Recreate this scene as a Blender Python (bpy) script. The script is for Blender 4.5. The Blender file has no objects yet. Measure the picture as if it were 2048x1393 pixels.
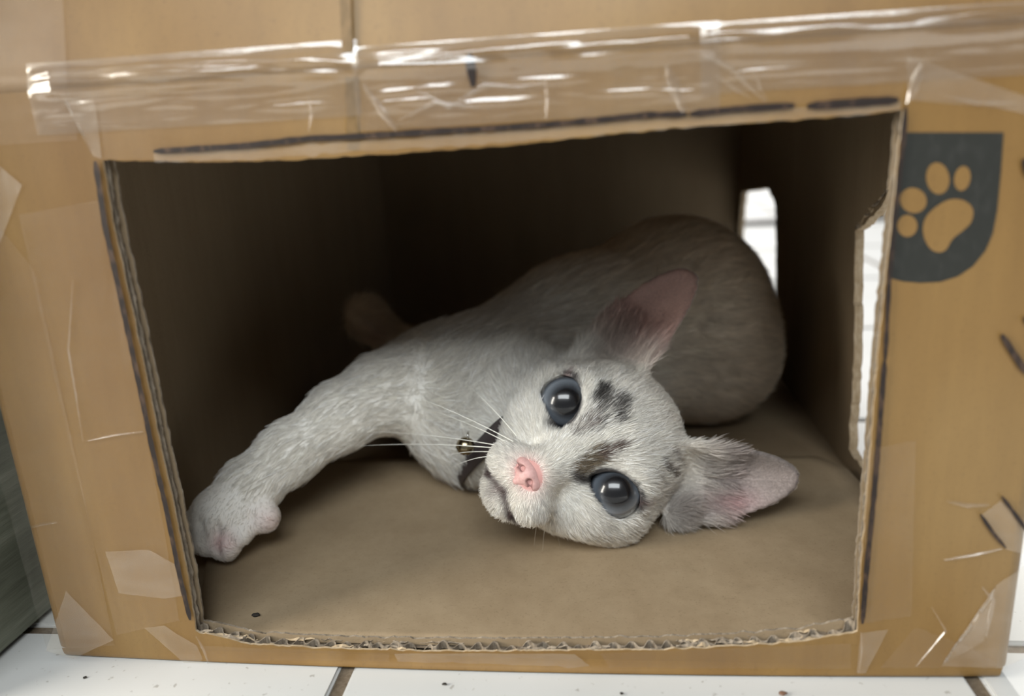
import bpy, bmesh, math, random
import numpy as np
from mathutils import Vector, Matrix, noise as mnoise

random.seed(7)
rng = np.random.default_rng(11)
scene = bpy.context.scene
col = scene.collection

# ------------------------------------------------------------------ camera
FPX, IW, IH = 1540.0, 2048.0, 1393.0
CAM = np.array([0.0283, -0.2129, 0.1715])
yaw, pitch, roll = math.radians(-6.93), math.radians(15.94), math.radians(-3.35)
FW = np.array([math.sin(yaw) * math.cos(pitch), math.cos(yaw) * math.cos(pitch), -math.sin(pitch)])
_r = np.array([math.cos(yaw), -math.sin(yaw), 0.0]); _u = np.cross(_r, FW)
RT = _r * math.cos(roll) + _u * math.sin(roll)
UP = -_r * math.sin(roll) + _u * math.cos(roll)
cd = bpy.data.cameras.new('camera'); cam = bpy.data.objects.new('camera', cd); col.objects.link(cam)
cam.matrix_world = Matrix(((RT[0], UP[0], -FW[0], CAM[0]), (RT[1], UP[1], -FW[1], CAM[1]),
                           (RT[2], UP[2], -FW[2], CAM[2]), (0, 0, 0, 1)))
cd.sensor_fit = 'HORIZONTAL'; cd.sensor_width = 36.0; cd.lens = 36.0 * FPX / IW
cd.clip_start = 0.01; cd.clip_end = 60
cd.dof.use_dof = True; cd.dof.focus_distance = 0.278; cd.dof.aperture_fstop = 5.6
scene.camera = cam

def ray(px, py): return FW + RT * (px - IW / 2) / FPX - UP * (py - IH / 2) / FPX
def on_y(px, py, Y):                      # a pixel of the photo -> the point of the plane y = Y
    d = ray(px, py); return CAM + d * (Y - CAM[1]) / d[1]
def F(px, py): p = on_y(px, py, 0.0); return (float(p[0]), float(p[2]))      # on the box front: (x, z)

# ------------------------------------------------------------------ light
wd = bpy.data.worlds.new('world'); scene.world = wd; wd.use_nodes = True
bg = wd.node_tree.nodes['Background']; bg.inputs[0].default_value = (0.93, 0.97, 1.0, 1); bg.inputs[1].default_value = 0.26
def area(name, loc, target, size, power, color):
    ld = bpy.data.lights.new(name, 'AREA'); ld.shape = 'RECTANGLE'; ld.size, ld.size_y = size
    ld.energy = power; ld.color = color
    o = bpy.data.objects.new(name, ld); col.objects.link(o); o.location = loc
    o.rotation_euler = (Vector(target) - Vector(loc)).to_track_quat('-Z', 'Y').to_euler(); return o
area('window_daylight', (-0.04, -0.86, 1.02), (0.0, 0.05, 0.09), (1.1, 0.42), 18.5, (0.93, 0.98, 1.0))
area('left_fill_light', (-0.85, -0.36, 0.42), (-0.15, 0.0, 0.10), (0.4, 0.5), 16.0, (1.0, 0.95, 0.85))  # added warm fill, grazing in to brighten the left of the box front
sd = bpy.data.lights.new('sun', 'SUN'); sd.energy = 8.5; sd.angle = math.radians(4); sd.color = (1, 0.98, 0.95)
so = bpy.data.objects.new('sun', sd); col.objects.link(so)
so.rotation_euler = Vector((0.0, -0.8, -0.6)).to_track_quat('-Z', 'Y').to_euler()
vs = scene.view_settings; vs.view_transform = 'Standard'; vs.look = 'None'; vs.exposure = -0.2; vs.gamma = 1.0; vs.use_curve_mapping = False
scene.cycles.max_bounces = 16; scene.cycles.diffuse_bounces = 8; scene.cycles.transparent_max_bounces = 24

# ------------------------------------------------------------------ helpers
def tag(o, label=None, cat=None, group=None, kind=None):
    if label: o['label'] = label
    if cat: o['category'] = cat
    if group: o['group'] = group
    if kind: o['kind'] = kind
    return o
def empty(name, loc=(0, 0, 0)):
    o = bpy.data.objects.new(name, None); col.objects.link(o); o.location = loc; o.empty_display_size = 0.02; return o
def link(name, me, mat=None, parent=None, smooth=False):
    o = bpy.data.objects.new(name, me); col.objects.link(o)
    if mat is not None:
        for m in (mat if isinstance(mat, (list, tuple)) else [mat]): me.materials.append(m)
    if parent is not None:
        o.parent = parent
        o.matrix_parent_inverse = Matrix.Translation(-Vector(parent.location)) if parent.parent is None else Matrix()
    if smooth: me.polygons.foreach_set('use_smooth', [True] * len(me.polygons))
    return o
def outward(o):                           # sheet facing the room (-y)
    if sum(p.normal.y for p in o.data.polygons) > 0: o.data.flip_normals()
    return o
def pydata(name, v, f, mat=None, parent=None, smooth=False):
    me = bpy.data.meshes.new(name); me.from_pydata([tuple(map(float, p)) for p in v], [], [tuple(q) for q in f]); me.update()
    return link(name, me, mat, parent, smooth)
def box_mesh(name, x0, x1, y0, y1, z0, z1, bev=0.0):
    bm = bmesh.new(); bmesh.ops.create_cube(bm, size=1)
    for v in bm.verts: v.co = Vector(((x0 + x1) / 2 + v.co.x * (x1 - x0), (y0 + y1) / 2 + v.co.y * (y1 - y0), (z0 + z1) / 2 + v.co.z * (z1 - z0)))
    if bev: bmesh.ops.bevel(bm, geom=bm.edges[:], offset=bev, segments=2, affect='EDGES')
    me = bpy.data.meshes.new(name); bm.to_mesh(me); bm.free(); return me
def nz(x, y=0.0, z=0.0): return mnoise.noise(Vector((x, y, z)))

class NT:
    def __init__(s, name):
        s.m = bpy.data.materials.new(name); s.m.use_nodes = True; s.t = s.m.node_tree; s.N = s.t.nodes; s.N.clear()
        s.out = s.N.new('ShaderNodeOutputMaterial')
    def n(s, typ, **kw):
        q = s.N.new('ShaderNode' + typ)
        for k, v in kw.items():
            if k in q.inputs.keys() if isinstance(k, str) else False: q.inputs[k].default_value = v
            else: setattr(q, k, v)
        return q
    def l(s, a, b): s.t.links.new(a, b)
    def mapping(s, scale, space='Object'):
        tc = s.N.new('ShaderNodeTexCoord'); mp = s.N.new('ShaderNodeMapping'); mp.inputs['Scale'].default_value = scale
        s.l(tc.outputs[space], mp.inputs['Vector']); return mp.outputs[0]
    def noise(s, scale, vec=None, detail=4.0, rough=0.55):
        q = s.N.new('ShaderNodeTexNoise'); q.inputs['Scale'].default_value = scale; q.inputs['Detail'].default_value = detail; q.inputs['Roughness'].default_value = rough
        if vec is not None: s.l(vec, q.inputs['Vector'])
        return q.outputs['Fac']
    def ramp(s, fac, stops):
        q = s.N.new('ShaderNodeValToRGB'); e = q.color_ramp.elements
        while len(e) < len(stops): e.new(0.5)
        for i, (p, c) in enumerate(stops): e[i].position = p; e[i].color = (*c, 1) if len(c) == 3 else c
        s.l(fac, q.inputs['Fac']); return q.outputs['Color']
    def mix(s, fac, a, b, mode='MIX'):
        q = s.N.new('ShaderNodeMix'); q.data_type = 'RGBA'; q.blend_type = mode
        for sock, v in ((q.inputs[0], fac), (q.inputs[6], a), (q.inputs[7], b)):
            if isinstance(v, (int, float)): sock.default_value = v
            elif isinstance(v, tuple): sock.default_value = (*v, 1) if len(v) == 3 else v
            else: s.l(v, sock)
        return q.outputs[2]
    def bsdf(s, color, rough=0.6, spec=0.5, bump=None, bump_s=0.2, bump_d=0.001, **kw):
        q = s.N.new('ShaderNodeBsdfPrincipled')
        if isinstance(color, tuple): q.inputs['Base Color'].default_value = (*color, 1)
        else: s.l(color, q.inputs['Base Color'])
        if isinstance(rough, float): q.inputs['Roughness'].default_value = rough
        else: s.l(rough, q.inputs['Roughness'])
        q.inputs['Specular IOR Level'].default_value = spec
        for k, v in kw.items(): q.inputs[k].default_value = v
        if bump is not None:
            b = s.N.new('ShaderNodeBump'); b.inputs['Strength'].default_value = bump_s; b.inputs['Distance'].default_value = bump_d
            s.l(bump, b.inputs['Height']); s.l(b.outputs[0], q.inputs['Normal'])
        return q.outputs[0]
    def done(s, sh): s.l(sh, s.out.inputs[0]); return s.m

# ------------------------------------------------------------------ materials
def kraft(name, c1, c2, c3, rough, spec, coat):
    t = NT(name); big = t.noise(9, t.mapping((1, 1, 0.45)), 3); fib = t.noise(260, t.mapping((1, 1, 0.12)), 5, 0.7); speck = t.noise(900, t.mapping((1, 1, 1)), 2)
    streak = t.noise(70, t.mapping((1, 1, 0.03)), 2)
    c = t.ramp(big, [(0.3, c1), (0.5, c2), (0.72, c3)])
    c = t.mix(0.22, c, t.ramp(fib, [(0.3, (0.55, 0.5, 0.45)), (0.7, (1, 1, 1))]), 'MULTIPLY')
    c = t.mix(0.25, c, t.ramp(streak, [(0.35, (0.72, 0.68, 0.62)), (0.65, (1, 1, 1))]), 'MULTIPLY')
    c = t.mix(0.2, c, t.ramp(speck, [(0.28, (0.35, 0.3, 0.25)), (0.42, (1, 1, 1))]), 'MULTIPLY')
    wav = t.noise(42, t.mapping((1, 1, 0.5)), 3)
    return t.done(t.bsdf(c, rough, spec, wav, 0.25, 0.002, **{'Coat Weight': coat, 'Coat Roughness': 0.3}))
M_kraft = kraft('kraft_taped', (0.145, 0.072, 0.017), (0.212, 0.120, 0.034), (0.262, 0.168, 0.064), 0.55, 0.35, 0.25)
M_kraft_in = kraft('kraft_inside', (0.27, 0.20, 0.125), (0.31, 0.235, 0.15), (0.34, 0.26, 0.165), 0.8, 0.2, 0.0)
def edge_mat(name, a, b):
    t = NT(name); n = t.noise(500, t.mapping((1, 1, 0.4)), 5, 0.7)
    return t.done(t.bsdf(t.ramp(n, [(0.3, a), (0.7, b)]), 0.9, 0.1, n, 0.5, 0.0006))
M_edge = edge_mat('torn_cardboard', (0.11, 0.085, 0.06), (0.40, 0.335, 0.26))
M_core = edge_mat('fluting_core', (0.09, 0.07, 0.05), (0.24, 0.19, 0.14))
M_liner = edge_mat('pale_liner', (0.33, 0.24, 0.14), (0.52, 0.42, 0.3))
def ink(name, c, c2, thr=0.62):
    t = NT(name); n = t.noise(420, t.mapping((1, 1, 0.5)), 4)
    return t.done(t.bsdf(t.ramp(n, [(thr - 0.12, c), (thr + 0.12, c2)]), 0.5, 0.35))
M_marker = ink('marker_ink', (0.016, 0.010, 0.008), (0.07, 0.04, 0.025))
M_print = ink('printed_grey', (0.018, 0.019, 0.016), (0.028, 0.028, 0.025))
M_score = ink('score_brown', (0.13, 0.08, 0.03), (0.18, 0.11, 0.045), 0.5)
def tape_mat(name, haze, rough, gloss=0.04, tint=(0.99, 0.975, 0.95)):
    t = NT(name)
    tr = t.N.new('ShaderNodeBsdfTransparent'); tr.inputs[0].default_value = (*tint, 1)
    gl = t.N.new('ShaderNodeBsdfGlossy'); gl.inputs['Roughness'].default_value = rough; gl.inputs[0].default_value = (1, 1, 1, 1)
    df = t.N.new('ShaderNodeBsdfDiffuse'); df.inputs[0].default_value = (0.8, 0.72, 0.62, 1)
    fc = t.N.new('ShaderNodeLayerWeight'); pw = t.N.new('ShaderNodeMath'); pw.operation = 'POWER'; pw.inputs[1].default_value = 4.0; t.l(fc.outputs['Facing'], pw.inputs[0])
    lw = t.N.new('ShaderNodeMath'); lw.operation = 'MULTIPLY_ADD'; lw.inputs[1].default_value = 0.5; lw.inputs[2].default_value = gloss; t.l(pw.outputs[0], lw.inputs[0])
    n = t.noise(160, t.mapping((0.35, 1, 1)), 4)
    bp = t.N.new('ShaderNodeBump'); bp.inputs['Strength'].default_value = 0.25; bp.inputs['Distance'].default_value = 0.0008
    t.l(n, bp.inputs['Height']); t.l(bp.outputs[0], gl.inputs['Normal'])
    hz = t.N.new('ShaderNodeMath'); hz.operation = 'MULTIPLY'; hz.inputs[1].default_value = haze * 2; t.l(n, hz.inputs[0])
    m1 = t.N.new('ShaderNodeMixShader'); t.l(hz.outputs[0], m1.inputs[0]); t.l(tr.outputs[0], m1.inputs[1]); t.l(df.outputs[0], m1.inputs[2])
    m2 = t.N.new('ShaderNodeMixShader'); t.l(lw.outputs[0], m2.inputs[0]); t.l(m1.outputs[0], m2.inputs[1]); t.l(gl.outputs[0], m2.inputs[2])
    return t.done(m2.outputs[0])
M_tape = tape_mat('clear_tape', 0.015, 0.35, 0.022)
M_tape_hazy = tape_mat('hazy_tape', 0.08, 0.35, 0.035)
M_tape_wrink = tape_mat('wrinkled_tape', 0.03, 0.2, 0.12)
def tile_mat():
    t = NT('white_tile'); n = t.noise(14, t.mapping((1, 1, 1)), 4); d = t.noise(330, t.mapping((1, 1, 1)), 2)
    c = t.ramp(n, [(0.3, (0.52, 0.52, 0.505)), (0.7, (0.57, 0.57, 0.56))]); c = t.mix(0.5, c, t.ramp(d, [(0.26, (0.3, 0.25, 0.2)), (0.33, (1, 1, 1))]), 'MULTIPLY')
    return t.done(t.bsdf(c, 0.32, 0.45))
M_tile = tile_mat()
M_grout = edge_mat('grout', (0.10, 0.075, 0.05), (0.19, 0.15, 0.11))
def plain(name, c, rough=0.6, spec=0.4, **kw): t = NT(name); return t.done(t.bsdf(c, rough, spec, **kw))
def wood_mat():
    t = NT('grey_green_wood'); g = t.noise(60, t.mapping((1, 0.08, 1)), 6, 0.65); s = t.noise(300, t.mapping((1, 0.1, 1)), 3)
    c = t.ramp(g, [(0.25, (0.08, 0.085, 0.06)), (0.5, (0.19, 0.2, 0.15)), (0.75, (0.34, 0.35, 0.28))])
    c = t.mix(0.5, c, t.ramp(s, [(0.3, (0.5, 0.5, 0.45)), (0.7, (1, 1, 1))]), 'MULTIPLY')
    return t.done(t.bsdf(c, 0.65, 0.3, g, 0.6, 0.002))
M_wood = wood_mat()
M_wall = plain('painted_wall', (0.72, 0.71, 0.68), 0.85, 0.2)
M_strip = plain('threshold_metal', (0.12, 0.11, 0.10), 0.5, 0.4)

# ------------------------------------------------------------------ floor and room
GX, GY, TS, GW = -0.0598, 0.0166, 0.2, 0.0046
floor = link('floor', box_mesh('floor', -1.46, 1.74, -0.98, 2.62, -0.03, -0.0016), M_grout); tag(floor, kind='structure')
tile_me = box_mesh('floor_tile', -(TS - GW) / 2, (TS - GW) / 2, -(TS - GW) / 2, (TS - GW) / 2, -0.006, 0.0, 0.0009); tile_me.materials.append(M_tile)
for i in range(-7, 9):
    for j in range(-5, 13):
        o = bpy.data.objects.new('floor_tile', tile_me); col.objects.link(o); o.parent = floor
        o.location = (GX + (i + 0.5) * TS, GY + (j + 0.5) * TS, random.uniform(-0.0003, 0.0))
bw = empty('wall_back', (0, 1.12, 0)); tag(bw, kind='structure')
for (x0, x1, z0, z1) in ((-1.46, 0.16, 0, 2.5), (1.1, 1.74, 0, 2.5), (0.16, 1.1, 2.05, 2.5)):
    link('wall_section', box_mesh('wall_section', x0, x1, 1.12, 1.24, z0, z1), M_wall, bw)
tag(link('trim_1', box_mesh('trim_1', 0.16, 1.1, 1.055, 1.085, 0, 0.008, 0.002), M_strip), kind='structure')

# wooden board left of the box
bd = empty('wooden_board', (-0.2, 0.2, 0)); tag(bd, 'weathered grey-green wooden board standing on the tiles left of the box', 'board')
zz = 0.001
for k in range(3):
    link('plank', box_mesh('plank', -0.215, -0.187 + random.uniform(-0.0012, 0.0008), -0.03, 0.42, zz, zz + 0.088, 0.0015), M_wood, bd); zz += 0.0895

# ------------------------------------------------------------------ cardboard box
XL, XR, ZC, ZT, YB, TH = -0.166, 0.150, 0.189, 0.275, 0.47, 0.006
box = empty('cardboard_box', ((XL + XR) / 2, YB / 2, 0))
tag(box, 'taped brown cardboard box with a cut-out opening, lying on white tiles', 'cardboard box')
RC = 0.0045                                                # rounding of the folds
def resample(pts, step):
    out = []
    for a, b in zip(pts[:-1], pts[1:]):
        L = math.dist(a, b); n = max(1, int(L / step))
        for k in range(n): out.append((a[0] + (b[0] - a[0]) * k / n, a[1] + (b[1] - a[1]) * k / n))
    out.append(pts[-1]); return out
# the cut opening, traced on the front plane
TOPP = [F(*p) for p in ((205, 321), (370, 324), (540, 322), (700, 313), (850, 303), (1000, 292), (1120, 281), (1250, 266), (1400, 252), (1550, 243), (1700, 231), (1806, 219))]
RIGP = [F(*p) for p in ((1806, 219), (1786, 420), (1771, 560), (1755, 720), (1741, 900), (1733, 1000), (1722, 1130), (1715, 1262))]
BOTP = [F(*p) for p in ((1715, 1262), (1600, 1283), (1450, 1294), (1300, 1299), (1000, 1302), (800, 1301), (650, 1296), (500, 1288), (392, 1262))]
LEFP = [F(*p) for p in ((392, 1262), (375, 1150), (345, 1000), (318, 880), (300, 790), (262, 610), (226, 450), (205, 321))]
def opening(jit, grow, seed, freq=260):
    out = []
    for side, pts in enumerate((TOPP, RIGP, BOTP, LEFP)):
        for (x, z) in resample(pts, 0.0011)[:-1]:
            a = jit[side] * (nz(x * freq, z * freq, seed) + 0.5 * nz(x * freq * 3, z * freq * 3, seed + 5))
            g = grow[side] + a
            if side == 0: z += g
            elif side == 1: x += g
            elif side == 2: z -= g
            else: x -= g
            out.append((x, z))
    return out
def plate(name, outer, inner_loops, y0, y1, mats, parent, axis='y'):
    """flat plate with holes: outer / inner loops of (a, b) between y0 and y1; axis says which way it is thick"""
    bm = bmesh.new(); edges = []
    for lp in [outer] + inner_loops:
        vs_ = [bm.verts.new((a, y0, b)) for a, b in lp]
        for i in range(len(vs_)): edges.append(bm.edges.new((vs_[i], vs_[(i + 1) % len(vs_)])))
    fs = [f for f in bmesh.ops.triangle_fill(bm, use_beauty=True, use_dissolve=False, edges=edges)['geom'] if isinstance(f, bmesh.types.BMFace)]
    ex = bmesh.ops.extrude_face_region(bm, geom=fs)
    nv = [v for v in ex['geom'] if isinstance(v, bmesh.types.BMVert)]; nf = {f for f in ex['geom'] if isinstance(f, bmesh.types.BMFace)}
    for v in nv: v.co.y = y1
    bmesh.ops.recalc_face_normals(bm, faces=bm.faces[:])
    for f in bm.faces:
        ny = abs(f.normal.y)
        f.material_index = (2 if ny < 0.5 else (1 if f in nf else 0))
    if axis == 'x':
        for v in bm.verts: v.co = Vector((v.co.y, v.co.x, v.co.z))
    elif axis == 'z':
        for v in bm.verts: v.co = Vector((v.co.x, v.co.z, v.co.y))
    bmesh.ops.recalc_face_normals(bm, faces=bm.faces[:])
    me = bpy.data.meshes.new(name); bm.to_mesh(me); bm.free()
    return link(name, me, mats, parent)
def rect(a0, a1, b0, b1): return [(a0, b0), (a1, b0), (a1, b1), (a0, b1)]
out_r = rect(XL + RC, XR - RC, RC, ZC)
fp = plate('front_panel', out_r, [opening((.0004, .0003, .0007, .0003), (0, 0, 0.0003, 0), 1)], 0.0, 0.0008, [M_kraft, M_kraft_in, M_liner], box)
plate('inner_liner', rect(XL + RC, XR - RC, RC, ZC), [opening((.0005, .0006, .0008, .0006), (0.0, 0.0002, -0.0006, -0.0002), 9)], TH - 0.0008, TH, [M_kraft_in, M_kraft_in, M_edge], box)
plate('fluting', rect(XL + RC, XR - RC, RC, ZC), [opening((.0006, .0008, .0008, .0007), (0.0014, 0.0012, 0.0026, 0.0012), 17)], 0.0008, TH - 0.0008, [M_edge, M_edge, M_core], box)
plate('middle_ply', rect(XL + RC, XR - RC, RC, ZC), [opening((.0007, .0008, .0007, .0008), (0.0007, 0.0003, 0.0026, 0.0002), 23)], 0.0027, 0.0034, [M_edge, M_edge, M_edge], box)
# wavy corrugation in the bottom cut
def flute_strip(pts, down, up, seed):
    rs = resample(pts, 0.0006); v = []; f = []
    for i, (x, z) in enumerate(rs):
        w = math.sin(i * 0.0006 / 0.0056 * 2 * math.pi + 1.5 * nz(x * 60, seed))
        am = max(0.15, 0.75 + 0.8 * nz(x * 55, seed, 11)); y = 0.003 + 0.0018 * am * max(-1, min(1, 1.3 * w)) + 0.0009 * nz(x * 160, seed, 3)
        h = up - 0.0006 + 0.0026 * nz(x * 130, seed, 8)
        for (dy, dz) in ((-0.0003, -down), (-0.0003, h), (0.0003, h), (0.0003, -down)): v.append((x, y + dy, z + dz))
        if i:
            a, b = 4 * (i - 1), 4 * i
            for k in range(3): f.append((a + k, b + k, b + k + 1, a + k + 1))
    return v, f
v, f = flute_strip(BOTP, 0.0032, 0.0002, 4)
tag(pydata('flute_wave', v, f, M_edge, box), 'torn wavy corrugation along the bottom cut')
# torn paper crumbs and tape shreds on the bottom cut
for k in range(44):
    t_ = random.random(); i = int(t_ * (len(BOTP) - 1.001)); u_ = t_ * (len(BOTP) - 1) - i
    x = BOTP[i][0] * (1 - u_) + BOTP[i + 1][0] * u_; z = BOTP[i][1] * (1 - u_) + BOTP[i + 1][1] * u_
    y = random.uniform(0.0004, 0.0058); n = 9; L = random.uniform(0.004, 0.014); vv = []; ff = []
    a0 = random.uniform(-0.5, 0.5)
    for q in range(n):
        s = q / (n - 1) - 0.5; wv = 0.0009 * nz(s * 4, k, 1); wd_ = random.uniform(0.0003, 0.0008) * (1.2 - abs(s) * 1.6)
        cx, cz = x + s * L * math.cos(a0), z - 0.0008 + s * L * math.sin(a0) * 0.3 + wv
        vv += [(cx, y - wd_ * 0.7, cz), (cx, y + wd_ * 0.7, cz + wd_ * 0.8)]
        if q: ff.append((2 * q - 2, 2 * q, 2 * q + 1, 2 * q - 1))
    o = pydata('torn_shred', vv, ff, M_edge if k % 3 else M_liner, box); o.modifiers.new('s', 'SOLIDIFY').thickness = 0.0003

# other panels
def jloop(pts, step, j, seed, freq=180):
    r = resample(pts + [pts[0]], step)[:-1]
    return [(a + j * nz(a * freq, b * freq, seed) + 0.5 * j * nz(a * freq * 3, b * freq * 3, seed), b + j * nz(a * freq, b * freq, seed + 40) + 0.5 * j * nz(a * freq * 3, b * freq * 3, seed + 9)) for a, b in r]
h1 = jloop([(0.045, 0.013), (0.147, 0.012), (0.149, 0.06), (0.157, 0.10), (0.158, 0.117), (0.135, 0.127), (0.117, 0.140), (0.045, 0.142)], 0.0022, 0.0017, 3)
h2 = jloop([(0.312, 0.03), (0.314, 0.052), (0.320, 0.09), (0.326, 0.112), (0.35, 0.121), (0.42, 0.113), (0.446, 0.110), (0.456, 0.08), (0.455, 0.04)], 0.0022, 0.0014, 8)
WT = 0.004
plate('right_panel', rect(RC, YB, 0.0005, ZT), [h1, h2], XR, XR - WT, [M_kraft, M_kraft_in, M_liner], box, 'x')
plate('left_panel', rect(RC, YB, 0.0005, ZT), [], XL, XL + WT, [M_kraft, M_kraft_in, M_edge], box, 'x')
plate('back_panel', rect(XL + WT, XR - WT, 0.0005, ZT), [], YB, YB - WT, [M_kraft, M_kraft_in, M_edge], box)
plate('bottom_panel', rect(XL + WT, XR - WT, TH, YB - WT), [], 0.0004, 0.0016, [M_kraft, M_kraft_in, M_edge], box, 'z')
LEAN = math.radians(14); UH = (ZT - ZC) / math.cos(LEAN)
plate('top_panel', rect(XL + WT, XR - WT, UH * math.sin(LEAN), YB - WT), [], ZT - 0.004, ZT, [M_kraft_in, M_kraft, M_edge], box, 'z')
def upper(name, x0, x1, s0, s1, off, mat, thick=None, nx=60, ns=24, wob=0.0):
    v = []; f = []
    for i in range(nx + 1):
        for j in range(ns + 1):
            x = x0 + (x1 - x0) * i / nx; s = s0 + (s1 - s0) * j / ns
            d = off + wob * nz(x * 20, s * 30, 2)
            v.append((x, s * math.sin(LEAN) - d * math.cos(LEAN), ZC + s * math.cos(LEAN) + d * math.sin(LEAN)))
            if i and j: a = (i - 1) * (ns + 1) + j - 1; f.append((a, a + ns + 1, a + ns + 2, a + 1))
    o = outward(pydata(name, v, f, mat, box, True))
    if thick: m = o.modifiers.new('t', 'SOLIDIFY'); m.thickness = thick; m.offset = -1
    return o
upper('upper_front_panel', XL, XR, 0, UH, 0.0, M_kraft, 0.004, wob=0.0008)
def fold(name, p_of, n, mat):
    v = []; f = []; K = 6
    for i in range(n + 1):
        for k in range(K + 1): v.append(p_of(i / n, k / K * math.pi / 2))
    for i in range(n):
        for k in range(K): a = i * (K + 1) + k; f.append((a, a + 1, a + K + 2, a + K + 1))
    return pydata(name, v, f, mat, box, True)
fold('corner_fold', lambda t, a: (XL + RC - RC * math.sin(a), RC - RC * math.cos(a), RC + t * (ZC - RC)), 8, M_kraft)
fold('corner_fold', lambda t, a: (XR - RC + RC * math.sin(a), RC - RC * math.cos(a), RC + t * (ZC - RC)), 8, M_kraft)
fold('bottom_fold', lambda t, a: (XL + RC * 0.6 + t * (XR - XL - RC * 1.2), -0.0036 * math.sin(math.pi * t) ** 0.8 * math.sin(a) ** 2 + 0.002 * (1 - math.cos(a)), RC - (RC - 0.0003) * math.sin(a)), 60, M_kraft)
# floor flap inside the box
def lerp_tab(tab, y):
    for (y0, a), (y1, b) in zip(tab[:-1], tab[1:]):
        if y <= y1: return a + (b - a) * max(0, (y - y0)) / (y1 - y0)
    return tab[-1][1]
FL_L = [(TH, -0.118), (0.02, -0.1225), (0.063, -0.1405), (0.11, -0.143), (0.129, -0.137), (0.137, -0.126)]
FL_R = [(TH, 0.1436), (0.112, 0.1436), (0.129, 0.1395), (0.137, 0.128)]
v = []; f = []; NY, NX = 40, 30
for j_ in range(NY + 1):
    y = TH + 0.0004 + (0.137 - TH - 0.0004) * j_ / NY; a, b = lerp_tab(FL_L, y), lerp_tab(FL_R, y)
    for i_ in range(NX + 1):
        x = a + (b - a) * i_ / NX
        v.append((x, y, 0.0064 + 0.0072 * max(0, (y - 0.088) / 0.049) ** 1.7 + 0.0004 * nz(x * 25, y * 25, 3) * min(1, y * 10)))
        if i_ and j_: k = (j_ - 1) * (NX + 1) + i_ - 1; f.append((k, k + 1, k + NX + 2, k + NX + 1))
fl = pydata('floor_flap', v, f, [M_kraft_in, M_edge], box, True); sm = fl.modifiers.new('t', 'SOLIDIFY'); sm.thickness = 0.0027; sm.offset = -1; sm.material_offset_rim = 1
# frayed paper at the rim of the side hole
for k in range(16):
    t_ = random.random(); y = 0.117 + 0.041 * t_; z = 0.140 - 0.023 * t_; vv = []; ff = []; L = random.uniform(0.003, 0.008); a0 = random.uniform(-1.2, 0.6)
    for q in range(6):
        s_ = q / 5; w_ = random.uniform(0.0004, 0.0011) * (1.1 - s_); cy = y + L * (s_ - 0.5) * math.cos(a0); cz = z + 0.0004 + L * (s_ - 0.5) * math.sin(a0) * 0.5
        vv += [(XR - WT - 0.0006 - 0.0008 * random.random(), cy, cz - w_), (XR - WT - 0.0012 * s_, cy, cz + w_)]
        if q: ff.append((2 * q - 2, 2 * q, 2 * q + 1, 2 * q - 1))
    o = pydata('torn_shred', vv, ff, M_liner if k % 2 else M_edge, box); o.modifiers.new('s', 'SOLIDIFY').thickness = 0.0003

# flat marks on the front face -------------------------------------------------------------
def ribbon(name, pts, w, mat, off=0.0009, parent=None, wob=0.25, step=0.0012, taper=True, seed=0):
    P = [F(*p) for p in pts]; r = resample(P, step); v = []; f = []; n = len(r)
    for i, (x, z) in enumerate(r):
        a = r[max(0, i - 1)]; b = r[min(n - 1, i + 1)]; dx, dz = b[0] - a[0], b[1] - a[1]; L = math.hypot(dx, dz) or 1
        ww = w * (1 + wob * nz(x * 300, z * 300, seed))
        if taper: ww *= min(1, 0.45 + 0.28 * min(i, n - 1 - i))
        v += [(x - dz / L * ww / 2, -off, z + dx / L * ww / 2), (x + dz / L * ww / 2, -off, z - dx / L * ww / 2)]
        if i: f.append((2 * i - 2, 2 * i - 1, 2 * i + 1, 2 * i))
    o = pydata(name, v, f, mat, parent or box)
    return o
ribbon('marker_line', [(310, 303), (490, 292), (620, 277), (700, 274), (800, 268), (860, 264), (1000, 256), (1100, 249), (1200, 240), (1300, 230), (1375, 229)], 0.0016, M_marker)
ribbon('marker_line', [(1378, 229), (1470, 219), (1588, 211)], 0.0017, M_marker)
ribbon('marker_line', [(1612, 213), (1700, 206), (1795, 200)], 0.0021, M_marker)
ribbon('marker_line', [(194, 322), (213, 450), (247, 605), (286, 790), (306, 890), (334, 1010), (362, 1150), (383, 1238)], 0.0017, M_marker)
ribbon('marker_line', [(1809, 214), (1802, 300), (1789, 420), (1776, 560), (1768, 720)], 0.0013, M_marker)
ribbon('marker_line', [(1767, 720), (1755, 880), (1745, 1000), (1731, 1140), (1723, 1245)], 0.0015, M_marker)
ribbon('marker_line', [(940, 108), (946, 150), (949, 174)], 0.0026, M_marker, off=0.0016)
ribbon('marker_line', [(2000, 668), (2020, 700), (2052, 748)], 0.0018, M_marker)
ribbon('marker_line', [(2043, 318), (2060, 360)], 0.002, M_marker)
ribbon('marker_line', [(2044, 634), (2060, 650)], 0.0018, M_marker)
ribbon('marker_line', [(1958, 1026), (1985, 1066), (2009, 1094)], 0.0010, M_marker)
ribbon('marker_line', [(2000, 990), (2030, 1030), (2060, 1072)], 0.0010, M_marker)
ribbon('tape_strip', [(310, 314), (540, 307), (700, 294), (850, 285), (1000, 275), (1120, 266), (1250, 253), (1400, 242), (1550, 230), (1700, 220), (1800, 211)], 0.0028, M_tape_hazy, off=0.0006, wob=0.5, taper=False)
ribbon('score_line', [(704, 155), (706, 230), (706, 300)], 0.0036, M_score, off=0.00015, taper=False)
pp = []
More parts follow.
